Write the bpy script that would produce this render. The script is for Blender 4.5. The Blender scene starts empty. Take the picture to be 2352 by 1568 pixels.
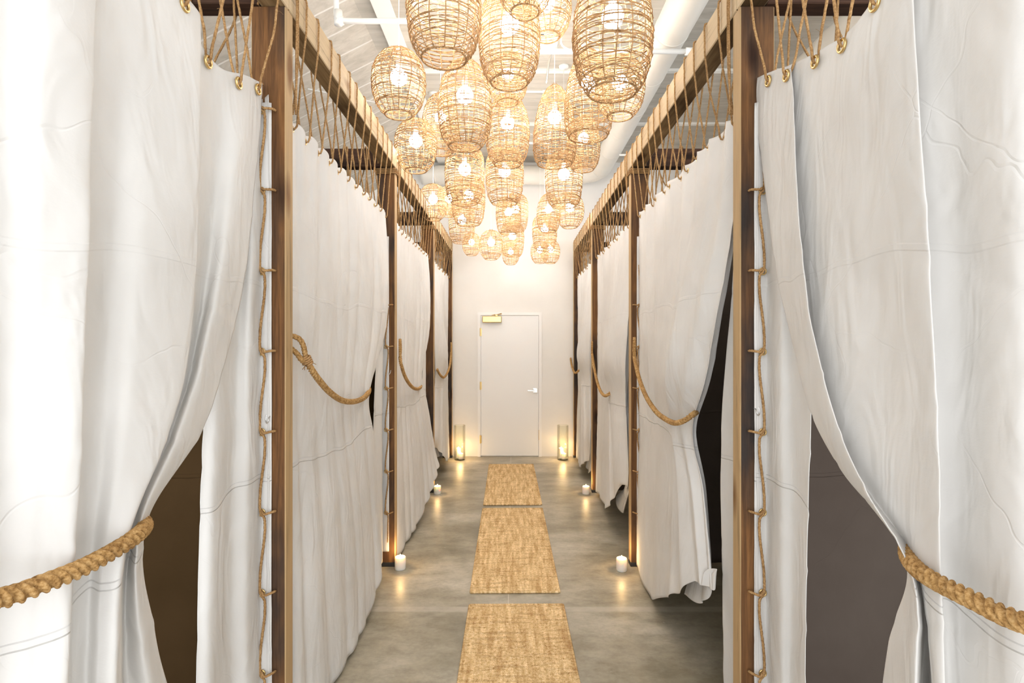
import bpy, math, random
import numpy as np
from mathutils import Vector, noise as mnoise

# ------------------------------------------------------------ camera, world, light, exposure
scene = bpy.context.scene
COL = scene.collection
H = 1.72            # eye height
FPX = 1240.0        # focal length in pixels of the 2352 wide frame
CX, CY = 1178.0, 784.0
cam_d = bpy.data.cameras.new('camera'); cam = bpy.data.objects.new('camera', cam_d); COL.objects.link(cam)
cam.location = (0, 0, H); cam.rotation_euler = (math.radians(90), 0, 0)
cam_d.sensor_width = 36; cam_d.lens = 36 * FPX / 2352; cam_d.shift_x = -(CX - 1176) / 2352
cam_d.clip_start = .02
scene.camera = cam
scene.view_settings.view_transform = 'Standard'
scene.view_settings.look = 'None'
scene.view_settings.gamma = 1
scene.view_settings.use_curve_mapping = False
scene.view_settings.exposure = 0.25
W = bpy.data.worlds.new('daylight'); scene.world = W; W.use_nodes = True
W.node_tree.nodes['Background'].inputs[0].default_value = (.97, .98, 1, 1)
W.node_tree.nodes['Background'].inputs[1].default_value = 2.3
def area(name, loc, target, sx, sy, power, color):
    d = bpy.data.lights.new(name, 'AREA'); d.shape = 'RECTANGLE'; d.size = sx; d.size_y = sy; d.energy = power; d.color = color
    o = bpy.data.objects.new(name, d); COL.objects.link(o); o.location = loc
    o.rotation_euler = (Vector(target) - Vector(loc)).to_track_quat('-Z', 'Y').to_euler()
    return o
# added soft fill light behind the camera, standing in for unseen daylight
area('fill_behind_camera', (.9, -5.6, 2.4), (0, 3.2, 1.4), 5.4, 3.8, 165, (.93, .97, 1))
BULB = 71.0

# ------------------------------------------------------------ helpers
def link(o, parent=None):
    COL.objects.link(o)
    if parent is not None: o.parent = parent
    return o
def empty(name, loc=(0, 0, 0)):
    o = bpy.data.objects.new(name, None); o.empty_display_size = .1; o.location = loc
    return link(o)
def tag(o, label=None, cat=None, group=None, kind=None):
    if label: o['label'] = label
    if cat: o['category'] = cat
    if group: o['group'] = group
    if kind: o['kind'] = kind
    return o
class MB:
    def __init__(s): s.v = []; s.f = []; s.n = 0
    def add(s, verts, faces):
        verts = np.asarray(verts, float); s.v.append(verts)
        for f in faces: s.f.append(tuple(int(i) + s.n for i in f))
        s.n += len(verts); return s
    def box(s, lo, hi, bev=0.0):
        x0, y0, z0 = lo; x1, y1, z1 = hi
        if bev <= 0:
            v = [(x0,y0,z0),(x1,y0,z0),(x1,y1,z0),(x0,y1,z0),(x0,y0,z1),(x1,y0,z1),(x1,y1,z1),(x0,y1,z1)]
            return s.add(v, [(0,3,2,1),(4,5,6,7),(0,1,5,4),(1,2,6,5),(2,3,7,6),(3,0,4,7)])
        b = bev; v = []
        for (cx, sx) in ((x0, 1), (x1, -1)):
            for (cy, sy) in ((y0, 1), (y1, -1)):
                for (cz, sz) in ((z0, 1), (z1, -1)):
                    v += [(cx, cy + sy*b, cz + sz*b), (cx + sx*b, cy, cz + sz*b), (cx + sx*b, cy + sy*b, cz)]
        def i(a, c, d, k): return (a*4 + c*2 + d)*3 + k
        f = []
        for a in (0, 1): f.append((i(a,0,0,0), i(a,1,0,0), i(a,1,1,0), i(a,0,1,0)))
        for c in (0, 1): f.append((i(0,c,0,1), i(1,c,0,1), i(1,c,1,1), i(0,c,1,1)))
        for d in (0, 1): f.append((i(0,0,d,2), i(1,0,d,2), i(1,1,d,2), i(0,1,d,2)))
        for a in (0, 1):
            for c in (0, 1): f.append((i(a,c,0,0), i(a,c,1,0), i(a,c,1,1), i(a,c,0,1)))
            for d in (0, 1): f.append((i(a,0,d,0), i(a,1,d,0), i(a,1,d,2), i(a,0,d,2)))
        for c in (0, 1):
            for d in (0, 1): f.append((i(0,c,d,1), i(1,c,d,1), i(1,c,d,2), i(0,c,d,2)))
        for a in (0, 1):
            for c in (0, 1):
                for d in (0, 1): f.append((i(a,c,d,0), i(a,c,d,1), i(a,c,d,2)))
        return s.add(v, f)
    def lathe(s, prof, c=(0, 0, 0), n=24, axis='Z'):
        v = []; f = []
        for (r, z) in prof:
            for k in range(n):
                a = 2*math.pi*k/n; p = (r*math.cos(a), r*math.sin(a), z)
                if axis == 'Y': p = (p[0], p[2], p[1])
                if axis == 'X': p = (p[2], p[0], p[1])
                v.append((p[0]+c[0], p[1]+c[1], p[2]+c[2]))
        for j in range(len(prof)-1):
            for k in range(n):
                k2 = (k+1) % n; f.append((j*n+k, j*n+k2, (j+1)*n+k2, (j+1)*n+k))
        if prof[0][0] > 1e-6: f.append(tuple(range(n))[::-1])
        if prof[-1][0] > 1e-6: f.append(tuple((len(prof)-1)*n + k for k in range(n)))
        return s.add(v, f)
    def tube(s, pts, r, n=6, lobes=0, pitch=.03, depth=.2, caps=True, closed=False):
        P = np.asarray(pts, float); m = len(P)
        T = np.zeros_like(P); T[1:-1] = P[2:] - P[:-2]; T[0] = P[1]-P[0]; T[-1] = P[-1]-P[-2]
        if closed: T[0] = P[1]-P[-1]; T[-1] = P[0]-P[-2]
        T /= (np.linalg.norm(T, axis=1, keepdims=True) + 1e-12)
        a = np.array([0, 0, 1.]) if abs(T[0][2]) < .9 else np.array([1., 0, 0])
        u = np.cross(T[0], a); u /= np.linalg.norm(u)
        th = np.arange(n) * 2*math.pi/n; L = 0; v = np.zeros((m, n, 3))
        R = r if hasattr(r, '__len__') else [r]*m
        for i in range(m):
            if i: L += np.linalg.norm(P[i]-P[i-1])
            u = u - T[i]*np.dot(u, T[i]); u /= (np.linalg.norm(u) + 1e-12); w = np.cross(T[i], u)
            rr = np.full(n, R[i])
            if lobes:
                ph = 2*math.pi*L/(pitch*lobes)
                rr = R[i]*(1 - depth + depth*np.abs(np.cos((th-ph)*lobes/2.0))*1.6 - depth*.3)
            v[i] = P[i] + rr[:, None]*(np.cos(th)[:, None]*u + np.sin(th)[:, None]*w)
        f = []
        for i in range(m if closed else m-1):
            j = (i+1) % m
            for k in range(n):
                k2 = (k+1) % n; f.append((i*n+k, i*n+k2, j*n+k2, j*n+k))
        if caps and not closed: f.append(tuple(range(n))[::-1]); f.append(tuple((m-1)*n+k for k in range(n)))
        return s.add(v.reshape(-1, 3), f)
    def build(s, name, mat, parent=None, smooth=False, origin=(0, 0, 0), world=True):
        V = np.concatenate(s.v) - np.asarray(origin, float)
        if parent is not None and world:
            q = parent
            while q is not None: V = V - np.array(q.location); q = q.parent
        me = bpy.data.meshes.new(name); me.from_pydata(V.tolist(), [], s.f)
        me.update()
        if smooth: me.polygons.foreach_set('use_smooth', [True]*len(me.polygons))
        me.materials.append(mat)
        o = bpy.data.objects.new(name, me)
        if parent is None: o.location = origin
        return link(o, parent)
def fixnormals(o):
    import bmesh
    bm = bmesh.new(); bm.from_mesh(o.data); bmesh.ops.remove_doubles(bm, verts=bm.verts, dist=1e-6); bmesh.ops.recalc_face_normals(bm, faces=bm.faces); bm.to_mesh(o.data); bm.free()
    o.data.polygons.foreach_set('use_smooth', [True]*len(o.data.polygons))
    return o
def struct(o): o['kind'] = 'structure'; return o
def catmull(pts, step):
    P = [np.asarray(p, float) for p in pts]; P = [2*P[0]-P[1]] + P + [2*P[-1]-P[-2]]; out = []
    for i in range(1, len(P)-2):
        n = max(2, int(np.linalg.norm(P[i+1]-P[i])/step))
        for k in range(n):
            t = k/n
            out.append(.5*((2*P[i]) + (-P[i-1]+P[i+1])*t + (2*P[i-1]-5*P[i]+4*P[i+1]-P[i+2])*t*t + (-P[i-1]+3*P[i]-3*P[i+1]+P[i+2])*t**3))
    out.append(P[-2]); return out
def crmat(n, m):
    """Catmull-Rom weights that take n control values to m samples"""
    M = np.zeros((m, n))
    for j in range(m):
        s_ = j*(n-1)/(m-1); i = min(int(s_), n-2); t = s_-i
        w = [.5*(-t+2*t*t-t**3), .5*(2-5*t*t+3*t**3), .5*(t+4*t*t-3*t**3), .5*(-t*t+t**3)]
        for q, ww in zip((i-1, i, i+1, i+2), w):
            if q < 0: M[j, 0] += 2*ww; M[j, 1] -= ww
            elif q > n-1: M[j, n-1] += 2*ww; M[j, n-2] -= ww
            else: M[j, q] += ww
    return M
def yat(px, X): return FPX*X/(px-CX)

# ------------------------------------------------------------ materials
def nmat(name):
    m = bpy.data.materials.new(name); m.use_nodes = True; nt = m.node_tree
    return m, nt, nt.nodes['Principled BSDF']
def N(nt, t, **kw):
    n = nt.nodes.new(t)
    for k, v in kw.items():
        if k in n.inputs: n.inputs[k].default_value = v
        else: setattr(n, k, v)
    return n
def mixc(nt, fac, a, b, mode='MIX'):
    n = nt.nodes.new('ShaderNodeMix'); n.data_type = 'RGBA'; n.blend_type = mode
    for i, v in ((0, fac), (6, a), (7, b)):
        if isinstance(v, bpy.types.NodeSocket): nt.links.new(v, n.inputs[i])
        elif i == 0: n.inputs[0].default_value = v
        else: n.inputs[i].default_value = (*v, 1)
    return n.outputs[2]
def ramp(nt, src, stops):
    r = nt.nodes.new('ShaderNodeValToRGB'); nt.links.new(src, r.inputs[0])
    el = r.color_ramp.elements
    el[0].position = stops[0][0]; el[1].position = stops[-1][0]
    for p, c in stops[1:-1]: el.new(p)
    for e, (p, c) in zip(el, stops): e.position = p; e.color = (*c, 1) if len(c) == 3 else c
    return r.outputs[0]
def coords(nt, scale=(1, 1, 1), kind='Object', rot=(0, 0, 0)):
    tc = nt.nodes.new('ShaderNodeTexCoord'); mp = nt.nodes.new('ShaderNodeMapping')
    nt.links.new(tc.outputs[kind], mp.inputs[0]); mp.inputs['Scale'].default_value = scale; mp.inputs['Rotation'].default_value = rot
    return mp.outputs[0]
def noise_t(nt, vec, scale, detail=4, rough=.55, dist=0):
    n = N(nt, 'ShaderNodeTexNoise', Scale=scale, Detail=detail, Roughness=rough, Distortion=dist)
    nt.links.new(vec, n.inputs['Vector']); return n.outputs['Fac']
def bump(nt, bsdf, h, strength, dist, prev=None):
    b = N(nt, 'ShaderNodeBump', Strength=strength, Distance=dist); nt.links.new(h, b.inputs['Height'])
    if prev is not None: nt.links.new(prev, b.inputs['Normal'])
    if bsdf is not None: nt.links.new(b.outputs[0], bsdf.inputs['Normal'])
    return b.outputs[0]
def math_n(nt, op, a, b=None):
    n = nt.nodes.new('ShaderNodeMath'); n.operation = op
    for i, v in ((0, a), (1, b)):
        if v is None: continue
        if isinstance(v, bpy.types.NodeSocket): nt.links.new(v, n.inputs[i])
        else: n.inputs[i].default_value = v
    return n.outputs[0]

def canvas_mat(name, col, col2, transl, seam=True, weave=.25):
    m, nt, b = nmat(name)
    v = coords(nt)
    n1 = noise_t(nt, v, 2.2, 3); c = ramp(nt, n1, [(.35, col), (.68, col2)])
    nt.links.new(c, b.inputs['Base Color']); b.inputs['Roughness'].default_value = .92
    b.inputs['Specular IOR Level'].default_value = .12
    # creases: thin ridges of distorted cells, soft crumple and fine threads
    vo = N(nt, 'ShaderNodeTexVoronoi', feature='DISTANCE_TO_EDGE', Scale=3.1)
    dist = N(nt, 'ShaderNodeTexNoise', Scale=2.5, Detail=3)
    nt.links.new(v, dist.inputs['Vector'])
    mx = nt.nodes.new('ShaderNodeMix'); mx.data_type = 'VECTOR'; mx.inputs[0].default_value = .22
    nt.links.new(v, mx.inputs[4]); nt.links.new(dist.outputs['Color'], mx.inputs[5]); nt.links.new(mx.outputs[1], vo.inputs['Vector'])
    cre = N(nt, 'ShaderNodeMapRange'); nt.links.new(vo.outputs[0], cre.inputs[0]); cre.inputs[1].default_value = 0; cre.inputs[2].default_value = .009
    msk = ramp(nt, noise_t(nt, v, 1.7, 2), [(.45, (1, 1, 1)), (.62, (0, 0, 0))])
    cr2 = math_n(nt, 'MAXIMUM', cre.outputs[0], msk)
    p = bump(nt, None, cr2, .38, .003)
    p = bump(nt, None, noise_t(nt, coords(nt, (1, 1, .55)), 9, 3, .5, .6), .42, .014, p)
    p = bump(nt, None, noise_t(nt, coords(nt, (1, 2.2, .8), rot=(.5, 0, 0)), 3.2, 2, .5, 1.2), .5, .03, p)
    p = bump(nt, None, noise_t(nt, coords(nt, (1, 1, 2.2)), 90, 2), weave, .0012, p)
    if seam:
        sx = nt.nodes.new('ShaderNodeSeparateXYZ'); nt.links.new(v, sx.inputs[0])
        wob = math_n(nt, 'MULTIPLY', math_n(nt, 'SUBTRACT', noise_t(nt, coords(nt, (1, 1, 0)), 1.6, 2), .5), .16)
        z = math_n(nt, 'ADD', sx.outputs[2], wob)
        def seamat(z0):
            d = math_n(nt, 'ABSOLUTE', math_n(nt, 'SUBTRACT', z, z0)); r = N(nt, 'ShaderNodeMapRange'); nt.links.new(d, r.inputs[0])
            r.inputs[1].default_value = .006; r.inputs[2].default_value = .0095; r.inputs[3].default_value = 1; r.inputs[4].default_value = 0
            return r.outputs[0]
        s = math_n(nt, 'MAXIMUM', seamat(1.18), math_n(nt, 'MULTIPLY', seamat(1.93), .3))
        p = bump(nt, None, s, .8, .0045, p)
    nt.links.new(p, b.inputs['Normal'])
    if transl > 0:
        tr = nt.nodes.new('ShaderNodeBsdfTranslucent'); nt.links.new(c, tr.inputs[0]); nt.links.new(p, tr.inputs['Normal'])
        ms = nt.nodes.new('ShaderNodeMixShader'); ms.inputs[0].default_value = transl
        nt.links.new(b.outputs[0], ms.inputs[1]); nt.links.new(tr.outputs[0], ms.inputs[2])
        nt.links.new(ms.outputs[0], nt.nodes['Material Output'].inputs[0])
    return m
def wood_mat(name, axis, light, dark, char, lit_side_col=(.44, .30, .155)):
    m, nt, b = nmat(name)
    st = [10, 10, 10]; st['XYZ'.index(axis)] = .55
    info = nt.nodes.new('ShaderNodeObjectInfo')
    tc = nt.nodes.new('ShaderNodeTexCoord'); ad = nt.nodes.new('ShaderNodeVectorMath'); ad.operation = 'ADD'
    nt.links.new(tc.outputs['Object'], ad.inputs[0])
    ml = nt.nodes.new('ShaderNodeVectorMath'); ml.operation = 'SCALE'; nt.links.new(info.outputs['Location'], ml.inputs[0]); ml.inputs['Scale'].default_value = 3.7
    nt.links.new(ml.outputs[0], ad.inputs[1])
    def mp(sc):
        q = nt.nodes.new('ShaderNodeMapping'); q.inputs['Scale'].default_value = sc; nt.links.new(ad.outputs[0], q.inputs[0]); return q.outputs[0]
    g = noise_t(nt, mp(st), 2.2, 6, .6, 1.6)
    fine = noise_t(nt, mp([s*6 for s in st]), 2.0, 3, .6)
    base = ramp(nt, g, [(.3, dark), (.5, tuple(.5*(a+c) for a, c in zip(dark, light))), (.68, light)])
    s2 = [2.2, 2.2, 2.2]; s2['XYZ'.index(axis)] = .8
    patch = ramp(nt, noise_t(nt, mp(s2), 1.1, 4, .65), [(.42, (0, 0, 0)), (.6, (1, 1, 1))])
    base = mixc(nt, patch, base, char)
    base = mixc(nt, .5, base, ramp(nt, fine, [(.3, (.45, .42, .4)), (.6, (1, 1, 1))]), 'MULTIPLY')
    kv = N(nt, 'ShaderNodeTexVoronoi', Scale=1.0); s3 = [5, 5, 5]; s3['XYZ'.index(axis)] = 1.7; nt.links.new(mp(s3), kv.inputs['Vector'])
    kn = ramp(nt, kv.outputs['Distance'], [(.09, (0, 0, 0)), (.2, (1, 1, 1))])
    base = mixc(nt, .85, base, mixc(nt, kn, (.12, .06, .03), (1, 1, 1)), 'MULTIPLY')
    # x-facing sides painted paler as lantern light; the other faces carry the stain
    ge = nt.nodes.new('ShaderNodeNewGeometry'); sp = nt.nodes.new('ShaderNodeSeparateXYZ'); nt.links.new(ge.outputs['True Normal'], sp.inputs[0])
    lit_side = math_n(nt, 'GREATER_THAN', math_n(nt, 'ABSOLUTE', sp.outputs[0]), .7)
    edge = ramp(nt, g, [(.28, tuple(x*.55 for x in lit_side_col)), (.42, lit_side_col), (.7, tuple(min(1, x*1.12) for x in lit_side_col))])
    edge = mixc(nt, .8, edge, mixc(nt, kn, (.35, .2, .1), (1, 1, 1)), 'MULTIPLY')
    base = mixc(nt, lit_side, base, edge)
    nt.links.new(base, b.inputs['Base Color']); b.inputs['Roughness'].default_value = .7; b.inputs['Specular IOR Level'].default_value = .2
    p = bump(nt, None, g, .35, .004); p = bump(nt, None, fine, .3, .0015, p)
    nt.links.new(p, b.inputs['Normal'])
    return m
def plain(name, col, rough=.5, metal=0, var=.0, scale=6, bumps=0):
    m, nt, b = nmat(name)
    n = noise_t(nt, coords(nt), scale, 4)
    c = ramp(nt, n, [(.3, tuple(x*(1-var) for x in col)), (.7, tuple(min(1, x*(1+var*.5)) for x in col))])
    nt.links.new(c, b.inputs['Base Color']); b.inputs['Roughness'].default_value = rough; b.inputs['Metallic'].default_value = metal
    if bumps: bump(nt, b, noise_t(nt, coords(nt), 60, 3), bumps, .002)
    return m
def fibre_mat(name, a, c, d, sc=160, transl=0):
    m, nt, b = nmat(name); v = coords(nt)
    n = noise_t(nt, v, sc, 3, .7); n2 = noise_t(nt, v, sc*.12, 3)
    col = ramp(nt, n, [(.3, d), (.5, a), (.7, c)])
    col = mixc(nt, .55, col, ramp(nt, n2, [(.35, (.62, .56, .5)), (.6, (1, 1, 1))]), 'MULTIPLY')
    nt.links.new(col, b.inputs['Base Color']); b.inputs['Roughness'].default_value = .85; b.inputs['Specular IOR Level'].default_value = .2
    bump(nt, b, n, .5, .001)
    if transl:
        tr = nt.nodes.new('ShaderNodeBsdfTranslucent'); nt.links.new(col, tr.inputs[0])
        ms = nt.nodes.new('ShaderNodeMixShader'); ms.inputs[0].default_value = transl
        nt.links.new(b.outputs[0], ms.inputs[1]); nt.links.new(tr.outputs[0], ms.inputs[2]); nt.links.new(ms.outputs[0], nt.nodes['Material Output'].inputs[0])
    return m
def emit(name, col, s):
    m, nt, b = nmat(name); b.inputs['Base Color'].default_value = (*col, 1)
    b.inputs['Emission Color'].default_value = (*col, 1); b.inputs['Emission Strength'].default_value = s
    return m

M = {}
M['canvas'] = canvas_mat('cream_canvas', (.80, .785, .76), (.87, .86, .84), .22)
M['brown'] = canvas_mat('shaded_canvas_left', (.062, .036, .014), (.080, .047, .020), .0, True, .35)  # dark brown puts the shade of the unlit left stalls into the colour
M['taupe'] = canvas_mat('shaded_canvas_right', (.088, .068, .056), (.105, .084, .070), .0, True, .35)  # greyer tone, shade of the right stalls painted into the cloth
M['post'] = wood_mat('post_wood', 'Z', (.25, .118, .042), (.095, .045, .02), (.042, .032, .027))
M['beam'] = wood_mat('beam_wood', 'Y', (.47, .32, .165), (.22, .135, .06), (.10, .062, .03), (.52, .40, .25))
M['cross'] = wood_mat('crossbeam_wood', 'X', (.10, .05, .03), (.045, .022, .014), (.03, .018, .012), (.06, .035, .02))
M['rope'] = fibre_mat('jute_rope', (.40, .235, .10), (.56, .37, .18), (.23, .12, .045))
M['rope_thick'] = fibre_mat('tieback_rope_fibre', (.46, .27, .10), (.64, .43, .20), (.20, .10, .03), 110)
M['wicker'] = fibre_mat('rattan', (.50, .31, .15), (.66, .46, .26), (.27, .145, .06), 45, 0)
M['brass'] = plain('brass', (.72, .52, .23), .3, 1)
M['steel'] = plain('steel', (.75, .75, .73), .3, 1)
M['blackrub'] = plain('black_foot', (.02, .02, .02), .6)
M['wall'] = plain('wall_paint', (.80, .785, .75), .7, 0, .03, 3, .05)
M['door'] = plain('door_paint', (.83, .825, .81), .42, 0, .01, 2)
M['trim'] = plain('trim_paint', (.85, .84, .82), .45, 0, .01)
M['duct'] = plain('duct_paint', (.70, .675, .61), .38, .0, .05, 3)
M['pipe'] = plain('pipe_paint', (.80, .785, .74), .45)
M['cord'] = plain('white_cord', (.85, .85, .82), .5)
M['bulb'] = emit('bulb_glow', (1, .985, .955), BULB)
M['flame'] = emit('flame_glow', (1, .62, .2), 60)
M['hole'] = plain('drilled_hole', (.02, .015, .01), .9)
def ceil_mat(name, along):
    m, nt, b = nmat(name); v = coords(nt)
    sx = nt.nodes.new('ShaderNodeSeparateXYZ'); nt.links.new(v, sx.inputs[0])
    s = math_n(nt, 'ABSOLUTE', math_n(nt, 'SUBTRACT', math_n(nt, 'FRACT', math_n(nt, 'DIVIDE', sx.outputs[1], .30)), .5))
    g = N(nt, 'ShaderNodeMapRange'); nt.links.new(s, g.inputs[0]); g.inputs[1].default_value = .455; g.inputs[2].default_value = .49
    st = noise_t(nt, coords(nt, (.6, 5, 5)), 2.2, 5, .65, .6)
    base = ramp(nt, st, [(.3, (.40, .375, .32)), (.55, (.52, .49, .43)), (.75, (.60, .575, .51))])
    base = mixc(nt, math_n(nt, 'MULTIPLY', g.outputs[0], along), base, (.76, .75, .71))
    nt.links.new(base, b.inputs['Base Color']); b.inputs['Roughness'].default_value = .75
    bump(nt, b, g.outputs[0], .3, .01)
    return m
M['ceil'] = ceil_mat('ceiling_panels', .12)
M['boards'] = ceil_mat('sloped_boards', .8)
# candle wax: a little light passes through it
m, nt, b = nmat('candle_wax'); b.inputs['Base Color'].default_value = (.88, .84, .78, 1); b.inputs['Roughness'].default_value = .45
b.inputs['Subsurface Weight'].default_value = .6; b.inputs['Subsurface Scale'].default_value = .03; b.inputs['Subsurface Radius'].default_value = (1, .7, .4)
M['wax'] = m
m, nt, b = nmat('clear_glass'); b.inputs['Transmission Weight'].default_value = 1; b.inputs['Roughness'].default_value = .02; b.inputs['IOR'].default_value = 1.45
b.inputs['Base Color'].default_value = (.96, .98, .96, 1)
M['glass'] = m
tr = nt.nodes.new('ShaderNodeBsdfTransparent'); tr.inputs[0].default_value = (.96, .97, .955, 1)
gl = nt.nodes.new('ShaderNodeBsdfGlossy'); gl.inputs['Roughness'].default_value = .03
lw = nt.nodes.new('ShaderNodeFresnel'); lw.inputs[0].default_value = 1.35
ms = nt.nodes.new('ShaderNodeMixShader'); fm = math_n(nt, 'MULTIPLY', lw.outputs[0], .45); nt.links.new(fm, ms.inputs[0]); nt.links.new(tr.outputs[0], ms.inputs[1]); nt.links.new(gl.outputs[0], ms.inputs[2])
nt.links.new(ms.outputs[0], nt.nodes['Material Output'].inputs[0])
# polished concrete
m, nt, b = nmat('polished_concrete'); v = coords(nt)
n1 = noise_t(nt, coords(nt, (.7, 1.1, 1)), 1.6, 6, .6, .15); n2 = noise_t(nt, coords(nt, (1, 1.7, 1)), 7, 7, .7, .1); n3 = noise_t(nt, v, 40, 4, .6)
c1 = ramp(nt, n1, [(.30, (.20, .175, .12)), (.44, (.30, .265, .19)), (.57, (.41, .37, .285)), (.70, (.52, .48, .39))])
c2 = ramp(nt, n2, [(.32, (.66, .64, .60)), (.52, (1, 1, 1)), (.70, (1.2, 1.19, 1.17))])
c = mixc(nt, .75, c1, c2, 'MULTIPLY')
c = mixc(nt, .35, c, ramp(nt, n3, [(.35, (.8, .8, .8)), (.65, (1.1, 1.1, 1.1))]), 'MULTIPLY')
spots = ramp(nt, noise_t(nt, coords(nt, (1, 1.7, 1)), 7, 3, .5, 2.2), [(.70, (0, 0, 0)), (.78, (1, 1, 1))])
c = mixc(nt, math_n(nt, 'MULTIPLY', spots, .35), c, (.58, .55, .48))
sx = nt.nodes.new('ShaderNodeSeparateXYZ'); nt.links.new(v, sx.inputs[0])
def joint(sock, at, w):
    d = math_n(nt, 'ABSOLUTE', math_n(nt, 'SUBTRACT', sock, at)); r = N(nt, 'ShaderNodeMapRange'); nt.links.new(d, r.inputs[0])
    r.inputs[1].default_value = w*.6; r.inputs[2].default_value = w; r.inputs[3].default_value = 1; r.inputs[4].default_value = 0; return r.outputs[0]
jj = math_n(nt, 'MAXIMUM', joint(sx.outputs[0], -.03, .004), math_n(nt, 'MULTIPLY', joint(sx.outputs[1], 3.47, .04), .55))
jj = math_n(nt, 'MAXIMUM', jj, math_n(nt, 'MULTIPLY', joint(sx.outputs[1], 6.9, .01), .3))
c = mixc(nt, math_n(nt, 'MULTIPLY', jj, math_n(nt, 'ADD', noise_t(nt, v, 9, 3), .1)), c, (.62, .58, .50))
nt.links.new(c, b.inputs['Base Color'])
rr = N(nt, 'ShaderNodeMapRange'); nt.links.new(n2, rr.inputs[0]); rr.inputs[3].default_value = .26; rr.inputs[4].default_value = .5
nt.links.new(rr.outputs[0], b.inputs['Roughness']); bump(nt, b, n2, .12, .004)
M['floor'] = m
# woven jute
m, nt, b = nmat('woven_jute'); v = coords(nt)
n1 = noise_t(nt, coords(nt, (26, 3.0, 1)), 1, 3, .6); n2 = noise_t(nt, coords(nt, (60, 75, 1)), 1, 3, .7); n3 = noise_t(nt, coords(nt, (5, 34, 1)), 1, 2, .6)
c = ramp(nt, n2, [(.28, (.36, .19, .06)), (.43, (.66, .46, .22)), (.6, (.80, .61, .36)), (.8, (.90, .78, .56))])
c = mixc(nt, .7, c, ramp(nt, n1, [(.35, (.70, .56, .41)), (.5, (.98, .95, .9)), (.65, (1.28, 1.33, 1.4))]), 'MULTIPLY')
c = mixc(nt, .45, c, ramp(nt, n3, [(.36, (.5, .38, .27)), (.5, (1, 1, 1))]), 'MULTIPLY')
nt.links.new(c, b.inputs['Base Color']); b.inputs['Roughness'].default_value = .9; b.inputs['Specular IOR Level'].default_value = .15
bump(nt, b, n2, .6, .003)
M['jute'] = m

# ------------------------------------------------------------ the setting
struct(MB().box((-5, -1.2, -.1), (5, 8.3, 0)).build('floor', M['floor']))
struct(MB().box((-5, 8.09, 0), (5, 8.29, 4.6)).build('wall_back', M['wall']))
struct(MB().box((-1.25, -1.2, 4.40), (5, 8.29, 4.5)).build('ceiling', M['ceil']))
mb = MB(); sl = [(-1.25, 4.40), (-3.9, 3.05), (-3.9, 3.15), (-1.25, 4.5)]
mb.add([(x, y, z) for y in (-1.2, 8.09) for x, z in sl], [(0, 1, 2, 3), (7, 6, 5, 4), (0, 4, 5, 1), (1, 5, 6, 2), (2, 6, 7, 3), (3, 7, 4, 0)])
struct(mb.build('ceiling_slope', M['boards']))
# panel battens of the ceiling: long joist and thin cross strips
mb = MB().box((-1.06, -1.2, 4.33), (-.97, 8.09, 4.40)).box((-1.09, -1.2, 4.32), (-.94, 8.09, 4.33))
struct(mb.build('trim_1', M['pipe']))
mb = MB()
for y in (2.6, 3.95, 5.3, 6.6): mb.box((-.93, y, 4.375), (4.5, y+.05, 4.40))
struct(mb.build('trim_2', M['pipe']))
mb = MB().box((-.482-.045, 8.065, 0), (-.482, 8.09, 2.155)).box((.387, 8.065, 0), (.432, 8.09, 2.155)).box((-.482, 8.065, 2.112), (.387, 8.09, 2.155))
struct(mb.build('trim_3', M['trim']))
# the white fire door with its closer, hinges and lever
door = struct(MB().box((-.479, 8.072, .012), (.384, 8.112, 2.107), .002).build('door_1', M['door']))
cl = MB().box((-.455, 8.01, 2.002), (-.168, 8.072, 2.098), .008).build('door_closer', M['brass'], door); cl['label'] = 'brass coloured door closer box'
MB().box((-.262, 8.035, 2.098), (-.225, 8.06, 2.118), .003).tube([(-.243, 8.045, 2.115), (-.17, 8.02, 2.135), (-.175, 8.07, 2.128)], .007, 8).tube([(-.243, 8.045, 2.118), (-.31, 8.02, 2.11), (-.265, 8.0, 2.12)], .006, 8).build('closer_arm', M['brass'], cl)
for z in (1.86, 1.06, .26):
    h = MB().lathe([(.009, 0), (.009, .12)], (-.486, 8.06, z-.06), 10).box((-.492, 8.064, z-.058), (-.466, 8.073, z+.058)).build('hinge', M['brass'], door); h['label'] = 'brass hinge'
pl = MB().box((.30, 8.058, .955), (.368, 8.072, 1.023), .004).build('handle_plate', M['steel'], door)
MB().lathe([(.013, 0), (.013, .045)], (.334, 8.013, .989), 12, 'Y').box((.215, 8.012, .979), (.345, 8.026, .999), .005).build('lever', M['steel'], pl)
MB().box((.386, 8.06, .25), (.392, 8.075, .40)).build('strike_plate', M['brass'], door)

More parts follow.
